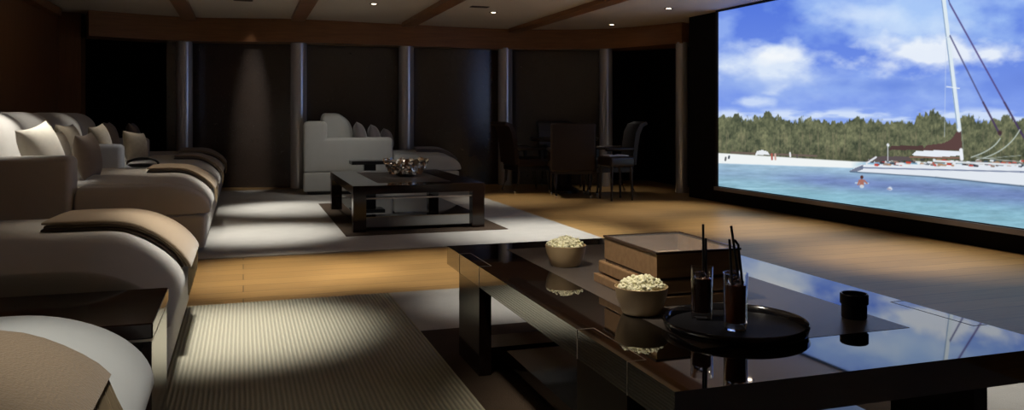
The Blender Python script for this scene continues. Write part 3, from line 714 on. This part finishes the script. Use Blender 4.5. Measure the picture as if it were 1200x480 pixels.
# ------------------------------------------------------------------ game table group in the dark corner
def game_table():
    t = thing('game_table', 'dark round pedestal table in the shadowed back corner', 'table', (4.18, 10.45, 0))
    obj('tabletop', MB().lathe([(.001, .70), (.44, .70), (.47, .72), (.47, .745), (.001, .75)], 48), 'chair_dark', t, 40)
    obj('pedestal', MB().lathe([(.001, 0), (.20, 0), (.20, .03), (.12, .07), (.08, .15), (.07, .5), (.14, .68), (.14, .70), (.001, .70)], 32), 'chair_dark', t, 40)
game_table()
def dining_chair(label, loc, rz, back='chair_back', scroll=True):
    "faces +X in local space; back at x=0"
    t = thing('armchair', label, 'chair', loc, rz, 'chairs around the dark round table')
    prof = [(.02, .40), (.0, .62), (-.03, .80), (-.07, .90), (-.13, .945), (-.15, .93), (-.12, .90), (-.06, .86)][::-1] if scroll else None
    if scroll:
        outer = [(.02, .40), (.00, .62), (-.03, .80), (-.075, .90), (-.135, .93)]; inner = [(-.12, .965), (-.03, .935), (.025, .83), (.055, .62), (.075, .40)]
        obj('backrest', MB().prism_y(outer+inner, -.26, .26), back, t, 30)
    else:
        obj('backrest', MB().rbox((0, .08), (-.29, .29), (.34, .95), (.025, .025), (.03, .03), (.03, .03), 3, 2), back, t, 50)
    obj('seat', MB().rbox((.05, .58), (-.27, .27), (.36, .47), (.03, .05), (.03, .03), (.02, .03), 3, 2), back, t, 50)
    obj('apron', MB().box(.06, .56, -.25, .25, .30, .36), 'chair_dark', t)
    for s in (-1, 1):
        obj('armrest', MB().rbox((.05, .45), (s*.27-.03, s*.27+.03), (.58, .63), (.02, .02), (.02, .02), (.02, .02), 2, 1).box(.38, .42, s*.27-.02, s*.27+.02, .44, .60), 'chair_dark', t, 50)
        for x, dx in ((.09, -.06), (.52, .03)):
            l = obj('leg', MB().tube([(x, s*.22, .31), (x+dx*.2, s*.22, .15), (x+dx, s*.22, .03)], [.024, .019, .013], 8), 'chair_dark', t, 60)
            obj('ferrule', MB().lathe([(.001, 0), (.014, 0), (.015, .032), (.001, .032)], 12, x+dx, s*.22, 0), 'chrome', l, 50, label='small bright metal foot cap')
    return t
dining_chair('dark scroll-backed chair at the left of the round table, by the blue column', (3.42, 10.66, 0), D(5), 'chair_back')
dining_chair('dark chair with square brown back turned to the viewer', (3.98, 9.62, 0), D(76), 'chair_back', False)
dining_chair('dark chair on the right with a curved grey back facing the table', (4.98, 10.0, 0), D(172), 'chair_grey')
dining_chair('dark chair on the far side of the round table, almost hidden', (4.42, 11.40, 0), D(-95), 'chair_grey')
tb = thing('low_stool', 'low dark stool with a pale open book, right of the square-backed chair', 'stool', (4.43, 9.33, 0))
obj('cushion', MB().rbox((-.17, .17), (-.2, .2), (.42, .54), (.03, .03), (.03, .03), (.02, .04), 3, 2), 'chair_dark', tb, 50)
for sx in (-1, 1):
    for sy in (-1, 1): obj('leg', MB().tube([(sx*.13, sy*.16, .43), (sx*.14, sy*.17, 0)], [.02, .014], 8), 'chair_dark', tb, 60)
bk = thing('open_book', 'pale open book lying on the low dark stool', 'book', (4.43, 9.33, .541))
m = MB().prism_y([(-.13, 0), (0, .004), (.13, 0), (.13, .012), (.07, .020), (0, .008), (-.07, .020), (-.13, .012)], -.09, .09); obj('pages', m, 'paper', bk, 30)
ct = thing('candlestick_tray', 'long dark tray with bright rim lying on the round table', 'tray', (4.25, 10.2, .7505))
obj('tray_rim', MB().box(-.17, .17, -.10, -.09, 0, .03).box(-.17, .17, .09, .10, 0, .03).box(-.17, -.16, -.09, .09, 0, .03).box(.16, .17, -.09, .09, 0, .03).box(-.16, .16, -.09, .09, 0, .006), 'chrome', ct)

# ------------------------------------------------------------------ downlights
def rx_(n): return None
SC = 3.4
def downlight(x, y, power, cone=40, blend=.6, aim=None, col=(1, .90, .76), label=None, visible=True, size=.10, z=None):
    z = z or ceil_z(x)
    t = thing('ceiling_downlight', label or 'small recessed ceiling downlight, lit', 'ceiling light', (x, y, z-.002), 0, 'recessed downlights')
    obj('trim_ring', MB().lathe([(.034, -.006), (.052, -.006), (.056, .0), (.034, .0)], 24, close=True), 'lamp_ring', t, 40)
    obj('lens', MB().lathe([(.001, -.003), (.030, -.003), (.030, .0), (.001, .0)], 20), 'lamp_on', t, 40)
    if power:
        ld = bpy.data.lights.new('downlight_beam', 'SPOT'); ld.energy = power*SC; ld.spot_size = D(cone); ld.spot_blend = 1.0; ld.shadow_soft_size = size; ld.color = col
        lo = bpy.data.objects.new('downlight_beam', ld); C.objects.link(lo); lo.parent = t; lo.location = (0, 0, -.02)
        if aim:
            d = Vector(aim)-Vector((x, y, z-.02)); lo.rotation_euler = d.to_track_quat('-Z', 'Y').to_euler()
    return t
W1 = (1, .90, .76); W2 = (1, .97, .90)
# seen in the photo
downlight(1.49, 9.85, 17, 56, .9, (1.25, 10.9, .4), W2, label='ceiling downlight left of centre, between the second and third beams')
downlight(3.02, 9.96, 46, 50, .9, (3.3, 9.6, 0), label='ceiling downlight between the third and fourth beams')
downlight(4.81, 8.68, 60, 50, .9, (4.5, 8.2, 0), label='rightmost ceiling downlight, nearest the cinema screen')
downlight(4.90, 10.45, 10, 50, .9, label='ceiling downlight above the dark chairs, second from the right')
downlight(-.02, 9.88, 135, 44, .9, (.5, 9.5, 0), W2, label='leftmost visible ceiling downlight, at the top edge of the photo')
# unseen downlights placed by their pools of light; a few added to brighten things
L = [(-1.35, 7.35, 80, 44, .9, (-1.72, 7.1, .9), W2), (-1.2, 9.9, 22, 40, .9, (-1.5, 9.8, .7), W2), (-.3, 9.0, 16, 26, .9, (-1.13, 9.2, .65), (.8, .9, 1)), (-1.2, 8.25, 26, 36, 1, (-1.72, 8.15, .9), W2),  # cool lamp added for the blue arm end, last one for a back cushion
     (-.30, 1.8, 42, 40, 1, (-.26, 2.0, .45), W2), (-.45, 4.3, 17, 40, 1, (-.5, 4.2, .5), W1), (-.12, 4.1, 140, 37, .9, (-.03, 4.15, 0), W2),
     (0.2, 5.6, 115, 44, .9, (.25, 5.6, 0), W1), (1.4, 5.5, 85, 44, .9, (1.2, 5.5, 0), W1), (-.6, 7.9, 34, 46, .9, (-.5, 7.9, .5), W1), (.25, 7.6, 125, 42, .9, (.2, 7.5, 0), W2),
     (1.5, 4.3, 55, 30, .9, (1.45, 4.4, 0), W2), (2.75, 6.7, 120, 54, .9, (2.5, 6.9, 0), W2), (.45, 2.35, 75, 40, .9, (1.3, 2.6, .5), W1), (1.4, 7.7, 60, 18, .9, (1.58, 8.28, .5), W2),  # narrow last lamp added to make the metal bowl sparkle
     (3.6, 7.9, 30, 44, .9, (3.6, 7.9, 0), W1), (4.5, 6.6, 76, 56, .9, (4.5, 6.6, 0), W1), (4.6, 5.0, 80, 56, .9, (4.7, 4.9, 0), W1), (3.2, 2.6, 60, 44, .9, (2.8, 2.5, 0), W2), (.15, 2.4, 4, 44, .9, (.15, 2.5, 0), W2)]
for (x, y, p, c, b, aim, col) in L:
    downlight(x, y, p, c, b, aim, col, label='unseen recessed ceiling downlight, placed for the light it throws')
# added spot without a fixture, narrowed to throw the bright streak on the panel
ld = bpy.data.lights.new('streak_spot', 'SPOT'); ld.energy = 30*SC; ld.spot_size = D(66); ld.spot_blend = 1; ld.shadow_soft_size = .02; ld.color = (1, .95, .90)
lo = bpy.data.objects.new('streak_spot', ld); C.objects.link(lo); px0, py0 = dp(296, 12.0); lo.location = (px0-.12, 10.55, ceil_z(0)-.03); lo.scale = (.22, 1, 1)
lo.rotation_euler = (Vector((px0, py0, .80))-lo.location).to_track_quat('-Z', 'Y').to_euler()
# flush grilles
for x, y, l in ((2.72, 9.55, 'small brown ceiling grille between the third and fourth beams'), (0.0, 10.25, 'small brown ceiling grille left of the second beam')):
    g = thing('ceiling_grille', l, 'vent', (x, y, ceil_z(x)-.001))
    obj('grille_frame', MB().box(-.11, .11, -.05, -.04, -.008, 0).box(-.11, .11, .04, .05, -.008, 0).box(-.11, -.10, -.04, .04, -.008, 0).box(.10, .11, -.04, .04, -.008, 0), 'vent', g)
    m = MB()
    for k in range(5): m.box(-.10, .10, -.034+k*.016, -.028+k*.016, -.006, 0)
    obj('grille_slats', m, 'vent', g)

# ------------------------------------------------------------------ world and view
w = bpy.data.worlds.new('world'); bpy.context.scene.world = w; w.use_nodes = True
w.node_tree.nodes['Background'].inputs[0].default_value = (0, 0, 0, 1)
vs = bpy.context.scene.view_settings; vs.view_transform = 'Standard'; vs.look = 'None'; vs.gamma = 1; vs.use_curve_mapping = False; vs.exposure = 0
